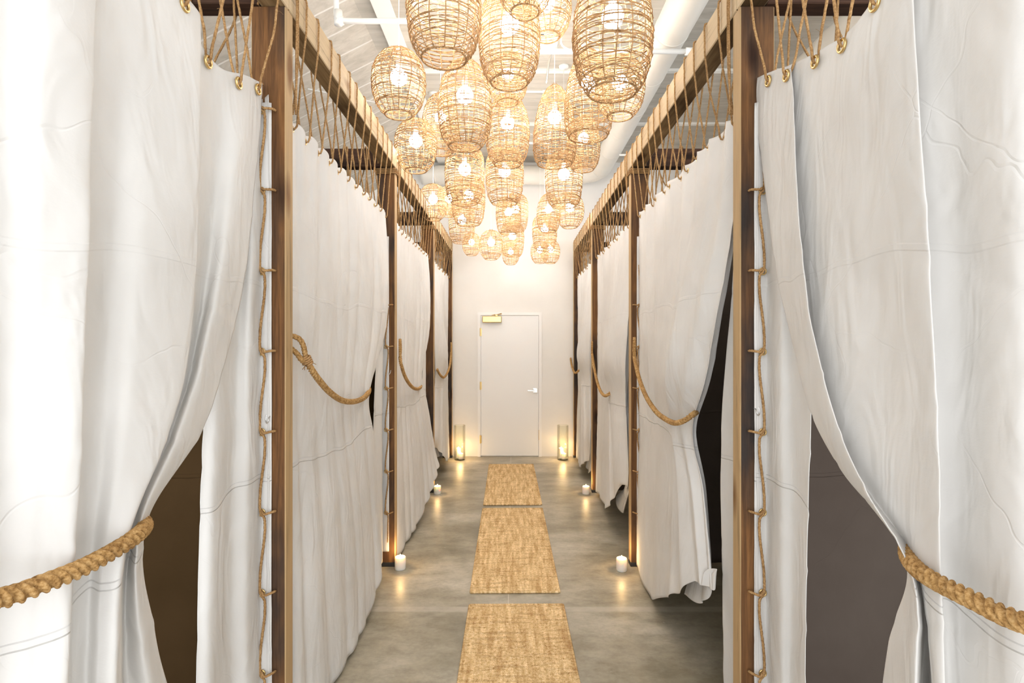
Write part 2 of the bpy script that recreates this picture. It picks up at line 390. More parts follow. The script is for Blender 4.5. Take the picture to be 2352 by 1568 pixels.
# ducts and pipes under the ceiling
def duct(name, pts, r, label):
    root = empty(name, tuple(pts[0])); tag(root, label, 'duct')
    P = catmull(pts, .05) if len(pts) > 2 else [np.asarray(pts[0])+(np.asarray(pts[1])-np.asarray(pts[0]))*t for t in np.linspace(0, 1, 80)]
    MB().tube(P, r, 40).build('duct_pipe', M['duct'], root, True)
    acc = 0; last = P[0]
    for i in range(1, len(P)-1):
        acc += np.linalg.norm(P[i]-last); last = P[i]
        if acc > .62:
            acc = 0; t = (P[i+1]-P[i-1]); t /= np.linalg.norm(t)
            MB().tube([P[i]-t*.012, P[i]-t*.006, P[i]+t*.006, P[i]+t*.012], [r*1.001, r*1.022, r*1.022, r*1.001], 40).build('seam_ring', M['duct'], root, True)
    return root
duct('round_duct', [(1.24, -1, 4.15), (1.24, 2, 4.15), (1.24, 5, 4.15), (1.24, 7.25, 4.15), (1.22, 7.62, 4.15), (1.05, 7.83, 4.15), (.7, 7.88, 4.15), (-.5, 7.88, 4.15), (-1.33, 7.88, 4.15)], .135,
     'long pale round duct running above the right beam, turning across the end wall')
duct('round_duct', [(2.72, -1, 4.06), (2.72, 7.9, 4.06)], .26, 'wide pale round duct glimpsed behind the ropes at the upper right')
def pipe(pts, r, label, extra=None, name='ceiling_pipe', group=None):
    root = empty(name, tuple(pts[0])); tag(root, label, 'pipe', group)
    MB().tube(catmull(pts, .02) if len(pts) > 2 else pts, r, 12).build('pipe', M['pipe'], root, True)
    if extra:
        for e in extra: MB().tube(e, r*1.5, 12).build('coupling', M['pipe'], root, True)
    return root
pipe([(.02, 4.19, 3.97), (1.36, 4.19, 3.97)], .019, 'white horizontal pipe passing in front of the round duct', [[(1.34, 4.19, 3.97), (1.39, 4.19, 3.97)], [(.5, 4.19, 3.97), (.56, 4.19, 3.97)]])
pipe([(-.55, 3.79, 3.97), (-1.17, 3.79, 3.97), (-1.235, 3.79, 4.0), (-1.24, 3.79, 4.09), (-1.25, 3.79, 4.42)], .019, 'white pipe with an elbow left of the lanterns', [[(-1.19, 3.79, 3.97), (-1.235, 3.79, 3.972)], [(-1.225, 3.79, 3.94), (-1.225, 3.79, 4.04)]])
pipe([(-.3, 5.1, 4.08), (.55, 5.1, 4.08), (1.2, 5.1, 4.08)], .009, 'thin white rod spanning behind the middle lanterns', [[(.28, 5.1, 4.08), (.36, 5.1, 4.08)]])
pipe([(.1, 6.2, 4.0), (.36, 6.2, 4.0), (.42, 6.2, 4.03), (.44, 6.2, 4.38)], .012, 'short white bent pipe near the cross duct', None)
pipe([(-1.9, 5.0, 4.06), (1.0, 6.6, 4.1)], .006, 'thin slanting sway brace rod left of the lanterns', None)
pipe([(1.3, 6.6, 4.0), (2.6, 6.6, 4.0)], .012, 'white horizontal pipe right of the long duct behind the ropes', None)
# emergency fitting and conduit hangers among the lanterns
root = empty('ceiling_fitting', (.235, 4.2, 4.06)); tag(root, 'white box fitting fixed above the horizontal pipe between lanterns', 'ceiling fitting')
MB().box((.13, 4.15, 4.0), (.345, 4.28, 4.10), .02).build('housing', M['pipe'], root)
MB().box((.21, 4.145, 4.075), (.24, 4.152, 4.08)).build('slot', M['blackrub'], root)
MB().box((.2, 4.18, 4.10), (.28, 4.25, 4.40)).build('mount', M['pipe'], root)
def hanger(x, y, z, label):
    root = empty('conduit_hanger', (x, y, z)); tag(root, label, 'hanger')
    MB().box((x-.05, y-.05, z+.30), (x+.05, y+.05, z+.34), .006).build('bracket', M['pipe'], root)
    MB().tube(catmull([(x-.01, y, z+.30), (x-.03, y, z+.12), (x-.10, y, z), (x-.13, y, z-.2)], .02), .009, 8).build('conduit', M['steel'], root, True)
    MB().tube(catmull([(x+.01, y, z+.30), (x-.01, y, z+.12), (x+.09, y, z+.05), (x+.10, y, z+.02)], .02), .009, 8).build('clamp', M['pipe'], root, True)
hanger(.40, 4.35, 4.0, 'metal conduit hanger dropping from the ceiling right of the box fitting')

# ------------------------------------------------------------ timber frame
ZB0, ZB1 = 3.05, 3.195
POSTY = [.10, 2.138, 4.125, 6.14, 7.985]
names = {2.138: 'nearest', 4.125: 'second', 6.14: 'third', 7.985: 'farthest'}
def jit_box(lo, hi, axis, seed):
    mb = MB(); mb.box(lo, hi, .004); V = mb.v[0]
    return mb
for s, side in ((-1, 'left'), (1, 'right')):
    x0, x1 = sorted((s*.90, s*1.0))
    y = -.6
    root = empty('beam', (s*.95, -.6, ZB0)); tag(root, f'long wooden beam over the {side} row of posts, wound with rope', 'beam')
    for q, (ya, yb) in enumerate(((-.6, 2.17), (2.175, 4.158), (4.163, 8.085))):
        d = .004*q
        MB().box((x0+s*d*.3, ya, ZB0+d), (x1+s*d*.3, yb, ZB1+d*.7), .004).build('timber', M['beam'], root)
    for y in POSTY[1:]:
        root = empty('post', (s*.97, y+.036, 0)); tag(root, f'square wooden post, {names[y]} on the {side} of the aisle', 'post')
        xa, xb = sorted((s*.90, s*1.037)); zt = ZB0 if y > 3 else 3.19
        if y < 3:
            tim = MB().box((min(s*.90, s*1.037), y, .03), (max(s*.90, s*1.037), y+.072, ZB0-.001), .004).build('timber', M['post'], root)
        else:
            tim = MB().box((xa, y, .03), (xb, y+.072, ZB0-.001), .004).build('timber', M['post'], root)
        MB().box((xa-.002, y-.002, 0), (xb+.002, y+.074, .032), .003).build('foot', M['blackrub'], root)
        # drilled holes the lacing passes through, on the side facing the entrance
        if y < 7:
            for k in range(8):
                z = .42 + k*.315
                MB().lathe([(.0, -.0008), (.011, -.0008), (.011, .001)], (s*(1.004 if y > 3 else .972), y-.0015, z), 12, 'Y').build('drilled_hole', M['hole'], tim)
    for y in POSTY[1:]:
        lo = (min(s*1.003, s*2.75), y-.01 if y < 7.5 else y, ZB0+.003); hi = (max(s*1.003, s*2.75), (y-.01 if y < 7.5 else y)+.088, ZB1-.004)
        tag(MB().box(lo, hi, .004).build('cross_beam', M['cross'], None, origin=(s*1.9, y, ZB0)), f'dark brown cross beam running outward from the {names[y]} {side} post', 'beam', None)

# ------------------------------------------------------------ cloth
def cloth(name, ctrl, res, mat, parent=None, pleat=None, seed=0, crumple=.004, thick=.0016, scallop=0, origin=None):
    """ctrl[row][col] = (x, y, z), rows from the top down; returns the linked object"""
    C = np.array(ctrl, float); R, K, _ = C.shape; nu, nv = res
    A = crmat(R, nv); B = crmat(K, nu)
    P = np.einsum('ir,rkc,jk->ijc', A, C, B)
    sgn = 1 if P[..., 0].mean() > 0 else -1
    rng = random.Random(seed)
    if pleat:
        n, amps = pleat[0], np.array(pleat[1], float)
        am = np.clip(np.interp(np.linspace(0, 1, nv), np.linspace(0, 1, len(amps)), amps), 0, 1)
        cuts = np.cumsum([0]+[rng.uniform(.55, 1.5) for _ in range(n)]); cuts /= cuts[-1]
        hs = [rng.uniform(.5, 1.25) for _ in range(n)]
        u = np.linspace(0, 1, nu); prof = np.zeros(nu); prof2 = np.zeros(nu)
        for j in range(n):
            k = (u >= cuts[j]) & (u <= cuts[j+1]); t = (u[k]-cuts[j])/(cuts[j+1]-cuts[j])
            prof[k] = hs[j]*(np.sin(math.pi*t)**1.3 - .5); prof2[k] = hs[j]*np.sin(2*math.pi*t)
        # make joins continuous
        prof = np.convolve(np.pad(prof, 3, 'edge'), np.ones(7)/7, 'valid')
        drift = np.array([[mnoise.noise(Vector((uu*3.1+seed, vv*1.3, 7.7))) for uu in u] for vv in np.linspace(0, 1, nv)])
        P[..., 0] -= sgn*(prof[None, :]*am[:, None])*pleat[2]*(1+.6*drift)
        P[..., 1] -= (prof2[None, :]*am[:, None])*pleat[2]*.45
    if crumple:
        for i in range(nv):
            for j in range(nu):
                p = P[i, j]
                w = mnoise.noise(Vector((p[1]*3.3+seed*3.1, p[2]*1.6, p[0]*3))) + .45*mnoise.noise(Vector((p[1]*9+seed, p[2]*5.5, 4.2)))
                rd = 1-abs(mnoise.noise(Vector((p[1]*2.4+seed*1.7, p[2]*4.4+p[1]*1.7, 9.1))))*2.0
                P[i, j, 0] += crumple*(w + .55*max(0, rd-.72)*3)
    if scallop:
        u = np.linspace(0, 1, nu); dip = -np.abs(np.sin(math.pi*u*scallop))**1.4*.02
        fall = np.clip(1-np.linspace(0, 1, nv)*9, 0, 1)
        P[..., 2] += dip[None, :]*fall[:, None]
        P[..., 0] += -sgn*.010*np.sin(2*math.pi*u*scallop)[None, :]*np.clip(1-np.linspace(0, 1, nv)*4, 0, 1)[:, None]
    F = []
    for i in range(nv-1):
        for j in range(nu-1):
            a = i*nu+j; F.append((a, a+1, a+nu+1, a+nu))
    mb = MB(); mb.add(P.reshape(-1, 3), F)
    o = mb.build(name, mat, parent, True)
    md = o.modifiers.new('thickness', 'SOLIDIFY'); md.thickness = thick; md.offset = 0
    o['_'] = 0; del o['_']
    return o, P
def row_px(zs, cols, side):
    """cols: list of (px list, X list or X); the pixel column only fixes the depth Y on the plane X"""
    rows = []
    for r, z in enumerate(zs):
        row = []
        for px, X in cols:
            x = X[r] if isinstance(X, (list, tuple)) else X
            p = px[r] if isinstance(px, (list, tuple)) else px
            row.append((x, yat(p, x), z))
        rows.append(row)
    return rows
grommet_me = None
def grommet(parent, p, axis='X', r=1.0):
    global grommet_me
    if grommet_me is None:
        mb = MB(); mb.tube([(0, .0125*math.cos(a), .0125*math.sin(a)) for a in np.linspace(0, 2*math.pi, 20, endpoint=False)], .0034, 8, closed=True)
        me = bpy.data.meshes.new('grommet'); me.from_pydata(mb.v[0].tolist(), [], mb.f); me.polygons.foreach_set('use_smooth', [True]*len(me.polygons)); me.materials.append(M['brass']); grommet_me = me
    o = bpy.data.objects.new('grommet', grommet_me); link(o, parent); o.location = Vector(p) - parent.location; o.scale = (r, r, r)
    if axis == 'Y': o.rotation_euler = (0, 0, math.radians(90))
    return o

# ---- nearest left curtain
L1Z = [2.72, 2.35, 1.95, 1.66, 1.45, 1.25, .95, .55, .04]
L1 = row_px(L1Z, [
    (-5200, -.95), (-900, -.95), (-420, -.93), (-150, [-.95]*3+[-.92]*6),
    ([20, 12, 0, -10, -15, -22, -30, -40, -50], -.94),
    ([120, 110, 100, 90, 85, 78, 70, 60, 50], -.905),
    ([222, 212, 198, 185, 178, 165, 152, 145, 140], [-.93, -.90, -.88, -.872, -.87, -.87, -.87, -.875, -.88]),
    ([210, 196, 182, 168, 160, 148, 135, 130, 130], [-.95, -.935, -.925, -.925, -.925, -.925, -.92, -.92, -.92]),
    ([280, 266, 250, 235, 222, 205, 190, 188, 195], -.945),
    ([350, 345, 335, 310, 282, 240, 222, 222, 235], [-.95, -.92, -.90, -.90, -.90, -.905, -.91, -.92, -.92]),
    ([455, 455, 447, 425, 370, 285, 265, 262, 285], [-.96, -.90, -.885, -.885, -.88, -.875, -.88, -.885, -.90]),
    ([438, 437, 428, 405, 352, 290, 280, 280, 300], [-.975, -.945, -.935, -.93, -.925, -.93, -.94, -.95, -.96]),
    ([500, 492, 472, 440, 385, 305, 290, 305, 330], [-.97, -.985, -.985, -.98, -.96, -.95, -.97, -.98, -.99]),
    ([560, 545, 512, 465, 405, 318, 330, 385, 420], [-.955, -.945, -.935, -.93, -.92, -.91, -.92, -.92, -.93]),
    ([603, 588, 562, 520, 465, 336, 356, 415, 455], [-.975, -.965, -.955, -.955, -.95, -.945, -.95, -.955, -.955]),
], -1)
for j, (px, py) in {10: (455, 30), 11: (438, 60), 12: (500, 152), 13: (560, 172), 14: (605, 192)}.items():
    x, y, z = L1[0][j]; L1[0][j] = (x, y, H + (CY-py)*y/FPX)
root = empty('canvas_curtain', (-.95, 1.2, 0)); tag(root, 'nearest left cream canvas curtain, drawn back by rope over a dark opening', 'curtain', None)
cloth('cloth', L1, (330, 240), M['canvas'], root, seed=3, crumple=.0055)
# its straight strip laced to the post
S1Z = [2.66, 2.2, 1.6, 1.0, .5, .03]
S1 = row_px(S1Z, [([520, 500, 470, 457, 449, 456], [-1.03]*6), ([530, 520, 505, 492, 486, 490], -1.0), ([562, 555, 540, 530, 528, 530], -1.02), ([585, 580, 572, 570, 568, 572], -.985), ([604, 602, 600, 600, 598, 600], -.99), (618, -.958)], -1)
S1[0] = [(x, y, z+dz) for (x, y, z), dz in zip(S1[0], (0, 0, 0, 0, .02, .03))]
root2 = empty('side_curtain', (-.98, 1.9, 0)); tag(root2, 'narrow cream canvas strip hanging left of the nearest left post', 'curtain panel')
cloth('cloth', S1, (90, 160), M['canvas'], root2, seed=11, crumple=.006)
NR = [root]
# ---- nearest right curtain
R1Z = [2.72, 2.42, 2.08, 1.8, 1.5, 1.35, 1.2, .95, .55, .04]
R1 = row_px(R1Z, [
    ([1724, 1748, 1772, 1807, 1862, 1935, 2080, 2038, 2002, 1975], [.97, .96, .95, .95, .95, .95, .945, .95, .96, .96]),
    ([1775, 1785, 1803, 1838, 1895, 1962, 2089, 2064, 2034, 2010], [.965, .945, .925, .91, .905, .905, .91, .92, .93, .93]),
    ([1815, 1824, 1838, 1862, 1925, 1992, 2100, 2103, 2090, 2072], [.955, .925, .905, .895, .885, .88, .875, .885, .89, .90]),
    ([1800, 1808, 1822, 1846, 1908, 1978, 2104, 2122, 2118, 2112], [.975, .955, .95, .94, .93, .93, .93, .945, .955, .96]),
    ([1895, 1893, 1898, 1935, 1988, 2040, 2110, 2136, 2140, 2142], [.965, .955, .945, .93, .925, .925, .92, .99, 1.06, 1.08]),
    ([1965, 1975, 2000, 2030, 2070, 2100, 2125, 2146, 2152, 2155], [.95, .925, .925, .925, .92, .91, .89, .905, .91, .91]),
    ([2085, 2100, 2120, 2135, 2150, 2157, 2163, 2175, 2182, 2190], [.94, .91, .895, .885, .885, .885, .885, .90, .90, .90]),
    ([2074, 2088, 2107, 2122, 2138, 2146, 2155, 2172, 2184, 2195], [.965, .935, .925, .92, .92, .92, .92, .925, .93, .93]),
    (2200, .945), (2320, .92), (2450, .95), (2700, .92), (3100, .95), (7000, .95),
], 1)
for j, (px, py) in {0: (1722, 186), 1: (1775, 163), 2: (1815, 150), 3: (1800, 156), 4: (1895, 108), 5: (1962, 52), 6: (2085, -130)}.items():
    x, y, z = R1[0][j]; R1[0][j] = (x, y, H + (CY-py)*y/FPX)
rootR = empty('canvas_curtain', (.95, 1.2, 0)); tag(rootR, 'nearest right cream canvas curtain, swept back by rope over a grey-brown opening', 'curtain')
cloth('cloth', R1, (330, 240), M['canvas'], rootR, seed=5, crumple=.0055)
S2 = row_px(S1Z, [(1738, .958), (1762, 1.0), ([1790]*6, .985), ([1815, 1815, 1820, 1822, 1815, 1810], 1.01), ([1845, 1850, 1862, 1853, 1845, 1836], 1.0)], 1)
root3 = empty('side_curtain', (.98, 1.9, 0)); tag(root3, 'narrow cream canvas strip hanging right of the nearest right post', 'curtain panel')
cloth('cloth', S2, (90, 160), M['canvas'], root3, seed=12, crumple=.006)

# ---- curtains of the bays farther down: tie 'far' = rope from the far post, 'near' = rope from the near post
def bay_curtain(side, y0, y1, kind, label, plabel, seed, kx=1.0, hem=None, flare=0, shut=1):
    L = y1-y0; f = lambda t: y0 + L*t
    if kind == 'far':   # columns far -> near, the near edge is free
        tz = [2.70, 2.3, 1.9, 1.55, 1.27, 1.0, .6]
        ty = [(1, .75, .42, .2, .01, .02, .03), (1, .75, .42, .21, .02, .05, .09), (1, .75, .44, .26, .08, .12, .18), (1, .73, .45, .31, .15, .19, .25), (1, .70, .44, .38, .28, .29, .31), (1, .70, .42, .30, .20, .26, .33), (1, .70, .39, .24, .13, .24, .36)]
        tx = [(.955,)*5+(.97, .975), (.95, .95, .94, .92, .94, .965, .975), (.95, .94, .91, .855, .91, .955, .97), (.95, .94, .875, .815, .895, .945, .965), (.95, .945, .91, .87, .915, .94, .955), (.95, .94, .90, .87, .92, .96, .97), (.94, .92, .875, .86, .915, .96, .975)]
        ty = [t[:4]+tuple(q*shut for q in t[4:]) for t in ty]
        bz = hem or (.03, .05, .34, .52, .68, .42, .34); by = (1, .70, .37, .22, .12, .24, .38); bx = (.93, .90, .85, .865, .925, .95, .93)
        amps = (.45, .7, .8, .75, .35, .75, 1, 1)
    else:               # columns near -> far, the far edge is free
        tz = [2.69, 2.2, 1.8, 1.38, 1.1, .6]
        ty = [(0, .25, .5, .76, .975), (0, .25, .5, .76, .985), (0, .23, .46, .69, .91), (0, .20, .39, .565, .675), (0, .21, .41, .60, .73), (0, .22, .46, .67, .80)]
        tx = [(.955,)*5, (.95, .95, .94, .92, .93), (.95, .94, .93, .905, .925), (.95, .93, .92, .90, .93), (.94, .92, .91, .90, .93), (.93, .90, .89, .90, .93)]
        bz = hem or (.02, .02, .04, .12, .27); by = (0, .25, .47, .68, .83); bx = (.92, .89, .875, .88, .92)
        amps = (.45, .7, .75, .4, .7, .95, 1)
    rows = [[(side*x*kx, f(t), z) for x, t in zip(tx[i], ty[i])] for i, z in enumerate(tz)]
    rows.append([(side*x*kx, f(t), z) for x, t, z in zip(bx, by, bz)])
    if flare:
        for q, w in ((-1, 1), (-2, .75), (-3, .3)):
            rows[q] = [(x-side*flare*w*k, y, z) for (x, y, z), k in zip(rows[q], (0, 0, .25, .7, 1))]
    root = empty('canvas_curtain', (side*.95, (y0+y1)/2, 0)); tag(root, label, 'curtain')
    o, P = cloth('cloth', rows, (220, 150), M['canvas'], root, (8, amps, .028), seed, .0045, scallop=12)
    # narrow fixed panel at the other post
    if plabel:
        ya, yb = (f(.0), f(.135)) if kind == 'far' else (f(.80), f(.985))
        zs = [2.68, 2.0, 1.3, .7, .09]; w = [.25, .5, 1, .95, .9] if kind == 'far' else [.2, .45, .95, 1, .95]
        rr = []
        for z, k in zip(zs, w):
            if kind == 'far': ys = [ya, ya+(yb-ya)*k*.33, ya+(yb-ya)*k*.66, ya+(yb-ya)*k]
            else: ys = [yb, yb-(yb-ya)*k*.33, yb-(yb-ya)*k*.66, yb-(yb-ya)*k]
            rr.append([(side*x, y, z) for x, y in zip((.985, .965, .985, .965), ys)])
        rp = empty('side_curtain', (side*.97, ya, 0)); tag(rp, plabel, 'curtain panel')
        cloth('cloth', rr, (60, 110), M['canvas'], rp, seed=seed+40, crumple=.005)
    return root, P
bays = {}
bays['L2'] = bay_curtain(-1, 2.25, 4.10, 'near', 'second left cream canvas curtain, pinched by a sagging rope at its far edge', 'narrow cream strip laced beside the second left post', 21)
bays['L3'] = bay_curtain(-1, 4.22, 6.11, 'near', 'third left cream canvas curtain, its gathered tail swinging out into the aisle', 'narrow cream strip beside the third left post', 22, hem=(.02, .03, .12, .30, .42), flare=.12)
bays['L4'] = bay_curtain(-1, 6.24, 7.96, 'far', 'last left cream canvas curtain beside the end wall', None, 23, hem=(.06, .08, .2, .33, .45, .3, .26), shut=.4)
bays['R2'] = bay_curtain(1, 2.25, 4.09, 'far', 'second right cream canvas curtain, bagging over its rope with folded hem', 'narrow cream strip just behind the nearest right post', 24)
bays['R3'] = bay_curtain(1, 4.22, 6.10, 'far', 'third right cream canvas curtain with a pointed twisted hem', None, 25, hem=(.05, .12, .2, .38, .55, .24, .3), shut=.4)
bays['R4'] = bay_curtain(1, 6.24, 7.96, 'far', 'last right cream canvas curtain beside the end wall', None, 26, hem=(.05, .08, .12, .22, .3, .1, .14), shut=.4)

# ---- stall partitions and back cloths of canvas, stall shade painted in as brown
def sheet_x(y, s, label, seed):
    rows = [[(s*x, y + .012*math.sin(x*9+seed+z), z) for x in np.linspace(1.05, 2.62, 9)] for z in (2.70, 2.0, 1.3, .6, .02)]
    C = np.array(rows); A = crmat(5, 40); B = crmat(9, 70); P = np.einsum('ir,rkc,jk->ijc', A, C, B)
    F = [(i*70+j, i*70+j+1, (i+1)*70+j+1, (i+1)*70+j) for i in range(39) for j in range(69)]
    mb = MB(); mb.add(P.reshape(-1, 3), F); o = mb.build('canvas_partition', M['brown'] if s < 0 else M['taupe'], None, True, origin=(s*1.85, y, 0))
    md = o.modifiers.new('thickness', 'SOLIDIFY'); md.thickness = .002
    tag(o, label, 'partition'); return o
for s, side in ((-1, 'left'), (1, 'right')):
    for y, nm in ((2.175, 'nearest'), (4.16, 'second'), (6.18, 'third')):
        sheet_x(y, s, f'{"brown" if s < 0 else "taupe"} canvas partition with painted-in shade behind the {nm} {side} post', y)
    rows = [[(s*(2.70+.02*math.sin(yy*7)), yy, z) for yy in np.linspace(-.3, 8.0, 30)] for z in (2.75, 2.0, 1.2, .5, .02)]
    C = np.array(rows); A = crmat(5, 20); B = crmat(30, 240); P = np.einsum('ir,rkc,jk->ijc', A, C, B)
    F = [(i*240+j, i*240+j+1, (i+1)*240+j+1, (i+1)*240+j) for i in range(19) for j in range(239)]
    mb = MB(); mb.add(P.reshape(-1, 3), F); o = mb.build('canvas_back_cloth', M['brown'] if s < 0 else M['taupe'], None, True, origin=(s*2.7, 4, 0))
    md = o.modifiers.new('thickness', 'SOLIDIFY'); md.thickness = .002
    tag(o, f'{"brown" if s < 0 else "taupe"} canvas cloth with painted-in shade closing the back of the {side} stalls', 'partition')

# ------------------------------------------------------------ ropes
R_ = random.Random(4)
def rope(pts, r, name, label, cat='rope', parent=None, step=.008, n=9, mat=None, lobes=3, pitch=.012, group=None):
    P = catmull(pts, step) if len(pts) > 2 else pts
    mb = MB().tube(P, r, n, lobes, pitch, .24)
    o = mb.build(name, mat or M['rope'], parent, True, origin=tuple(P[0]) if parent is None else (0, 0, 0))
    if parent is None: tag(o, label, cat, group)
    return o
def top_of(P, y):
    row = P[0]; k = int(np.argmin(np.abs(row[:, 1]-y))); return row[k]
def suspension(s, y0, y1, label, P=None, n=12):
    """one long rope wound over the beam and down through the grommets of one curtain"""
    pts = []; gs = []
    for i in range(n):
        t = (i+.5)/n; y = y0 + (y1-y0)*t
        j1, j2 = R_.uniform(-.02, .02), R_.uniform(-.02, .02)
        g = (s*.958, y + R_.uniform(-.01, .01), 2.655 + R_.uniform(-.008, .008))
        if P is not None:
            q = top_of(P, y); g = (q[0], q[1], q[2]-.035)
        gs.append(g)
        a = y + .02 + j1
        pts += [(g[0]-s*.004, g[1], g[2]-.003), (g[0]-s*.018, g[1]+.002, g[2]+.012), (g[0]-s*.02, g[1]+.003, g[2]+.04)]
        pts += [(s*.91, a-.004, 2.9), (s*.893, a, ZB0+.01), (s*.893, a+.004, ZB1-.01), (s*.905, a+.008, ZB1+.008), (s*.96, a+.03, ZB1+.009), (s*1.002, a+.045+j2, ZB1+.004), (s*1.008, a+.05+j2, ZB1-.02), (s*1.007, a+.055+j2, ZB0)]
        if i < n-1:
            yn = y0 + (y1-y0)*(i+1.5)/n; pts += [(s*.985, yn-.02, 2.80), (s*.972, yn-.006, 2.69)]
    P2 = []
    for i in range(len(pts)-1):
        d = np.linalg.norm(np.subtract(pts[i+1], pts[i]))
        P2.append(pts[i])
        if d > .1: P2.append(tuple(np.add(pts[i], pts[i+1])/2))
    P2.append(pts[-1])
    mb = MB().tube(catmull(P2, .014), .0046, 7, 3, .010, .24)
    fz = random.Random(int(y0*10))
    for k in range(60):   # loose fibres
        p = np.array(P2[fz.randrange(len(P2))]) + np.array([fz.uniform(-.003, .003), fz.uniform(-.02, .02), fz.uniform(-.05, .05)])*0
        q = p + np.array([fz.uniform(-.02, .02), fz.uniform(-.025, .025), fz.uniform(-.015, .015)])
        mb.tube([p, (p+q)/2+np.array([0, 0, fz.uniform(-.008, .008)]), q], .00045, 3)
    o = mb.build('suspension_rope', M['rope'], None, True, origin=(s*.95, (y0+y1)/2, ZB1)); tag(o, label, 'rope')
    return gs
order = {'L2': 'second left', 'L3': 'third left', 'L4': 'last left', 'R2': 'second right', 'R3': 'third right', 'R4': 'last right'}
for key, (root_, P) in bays.items():
    s = -1 if key[0] == 'L' else 1; row = P[0]; ya, yb = row[:, 1].min(), row[:, 1].max()
    for g in suspension(s, ya, yb, f'thin jute rope lacing the {order[key]} curtain to the beam', P): grommet(root_, g)
def curve_top(rows, s):
    r = np.array(rows[0]); B = crmat(len(r), 400); return np.array([B @ r])
for s, rows, rt, side in ((-1, L1, root, 'left'), (1, R1, rootR, 'right')):
    P = curve_top(rows, s)
    for g in suspension(s, .22, 2.10, f'jute rope lacing the nearest {side} curtain to the beam', P, 12): grommet(rt, (g[0]-s*.011, g[1], g[2]), 'X', 1.35)
# ropes between the cross beams and the partitions
for s, side in ((-1, 'left'), (1, 'right')):
    for y, nm in ((2.138, 'nearest'), (4.125, 'second'), (6.14, 'third')):
        pts = []
        for i in range(9):
            x = 1.10 + i*.17; a = x+R_.uniform(-.02, .02)
            pts += [(s*x, y+.03, 2.68), (s*a, y-.0, 2.88), (s*a, y-.018, ZB0), (s*a, y-.018, ZB1), (s*(a+.02), y+.02, ZB1+.006), (s*(a+.04), y+.084, ZB1), (s*(a+.05), y+.088, ZB0), (s*(x+.12), y+.06, 2.85)]
        mb = MB().tube(catmull(pts, .016), .0048, 7, 3, .010, .24)
        tag(mb.build('partition_rope', M['rope'], None, True, origin=(s*1.8, y, ZB1)), f'jute rope wound around the cross beam behind the {nm} {side} post', 'rope')
# lacing ropes running down the posts
def lacing(s, y, xr, label, ztop, zbot, pitch=.315):
    """y: plane just in front of the post; xr: |x| of the rope line"""
    root_ = empty('post_lacing', (s*xr, y, zbot)); tag(root_, label, 'rope')
    zs = [z for z in (.42 + k*pitch for k in range(8)) if zbot < z < ztop]
    pts = [(s*(xr+.004), y-.012, ztop)]
    for z in sorted(zs, reverse=True):
        pts += [(s*(xr+.012), y-.012, z+.10), (s*(xr+.014), y-.014, z+.02), (s*(xr+.006), y-.016, z-.006), (s*(xr-.006), y-.018, z-.02), (s*(xr-.004), y-.014, z-.09)]
    pts.append((s*(xr-.002), y-.012, zbot))
    P = catmull(pts, .007); MB().tube(P, .0052, 9, 3, .011, .24).build('rope', M['rope'], root_, True)
    for z in zs:
        lp = [(s*(xr+.012), y+.002, z), (s*(xr+.008), y-.012, z+.008), (s*(xr-.006), y-.024, z), (s*(xr-.022), y-.016, z+.002), (s*(xr-.034), y-.004, z+.004), (s*(xr-.037), y+.008, z+.003)]
        MB().tube(catmull(lp, .004), .0052, 8, 3, .011, .24).build('loop', M['rope'], root_, True)
        grommet(root_, (s*(xr+.013), y-.003, z), 'Y')
    return root_
lacing(-1, 2.118, .972, 'thin rope laced down the left edge of the nearest left post', 2.72, .15)
lacing(1, 2.118, .966, 'thin rope laced down the right edge of the nearest right post', 2.55, .15)
lacing(-1, 4.10, .95, 'thin rope laced down the second left post', 2.1, .2)
lacing(1, 4.10, .95, 'thin rope laced down the second right post', 2.3, .2)
# pale edge of the partition canvas wrapping the front of each post
for s, side in ((-1, 'left'), (1, 'right')):
    for y, nm in ((2.138, 'nearest'), (4.125, 'second')):
        yy = y-.007; xa = .952 if y < 3 else .945
        rows = [[(s*xa, yy-.001, z), (s*(xa+.012), yy-.006, z), (s*(xa+.05), yy-.004, z), (s*(xa+.10), yy+.0, z)] for z in ((2.66 if y < 3 else 2.52), 1.8, 1.1, .5, .12)]
        rp = empty('canvas_edging', (s*1.0, y, 0)); tag(rp, f'white canvas edge laced to the {nm} {side} post', 'curtain edge')
        cloth('cloth', rows, (24, 90), M['canvas'], rp, seed=60+s, crumple=.002)
# lashings at the post heads
for s, side in ((-1, 'left'), (1, 'right')):
    for y, nm in ((2.138, 'nearest'), (4.125, 'second'), (6.14, 'third')):
        pts = []
        for k in range(4):
            z = ZB0-.012-k*.011
            pts += [(s*.892, y-.008, z), (s*1.045, y-.008, z-.003), (s*1.045, y+.08, z-.005), (s*.892, y+.08, z-.008)]
        P = []
        for i in range(len(pts)-1):
            for t in np.linspace(0, 1, 6, endpoint=False): P.append(np.array(pts[i])*(1-t)+np.array(pts[i+1])*t)
        mb = MB()
        if y > 3: mb.tube(P, .0048, 7, 3, .01, .24)
        for dx in (0, .012):
            mb.tube(catmull([(s*.889, y+.085+dx, ZB1+.01), (s*.889, y+.084+dx, ZB0), (s*.893, y+.088+dx, 2.85), (s*(.90+dx), y+.10, 2.66)], .02), .0046, 7, 3, .01, .24)
        tag(mb.build('rope_lashing', M['rope'], None, True, origin=(s*.97, y, ZB0)), f'rope lashing at the head of the {nm} {side} post', 'rope')
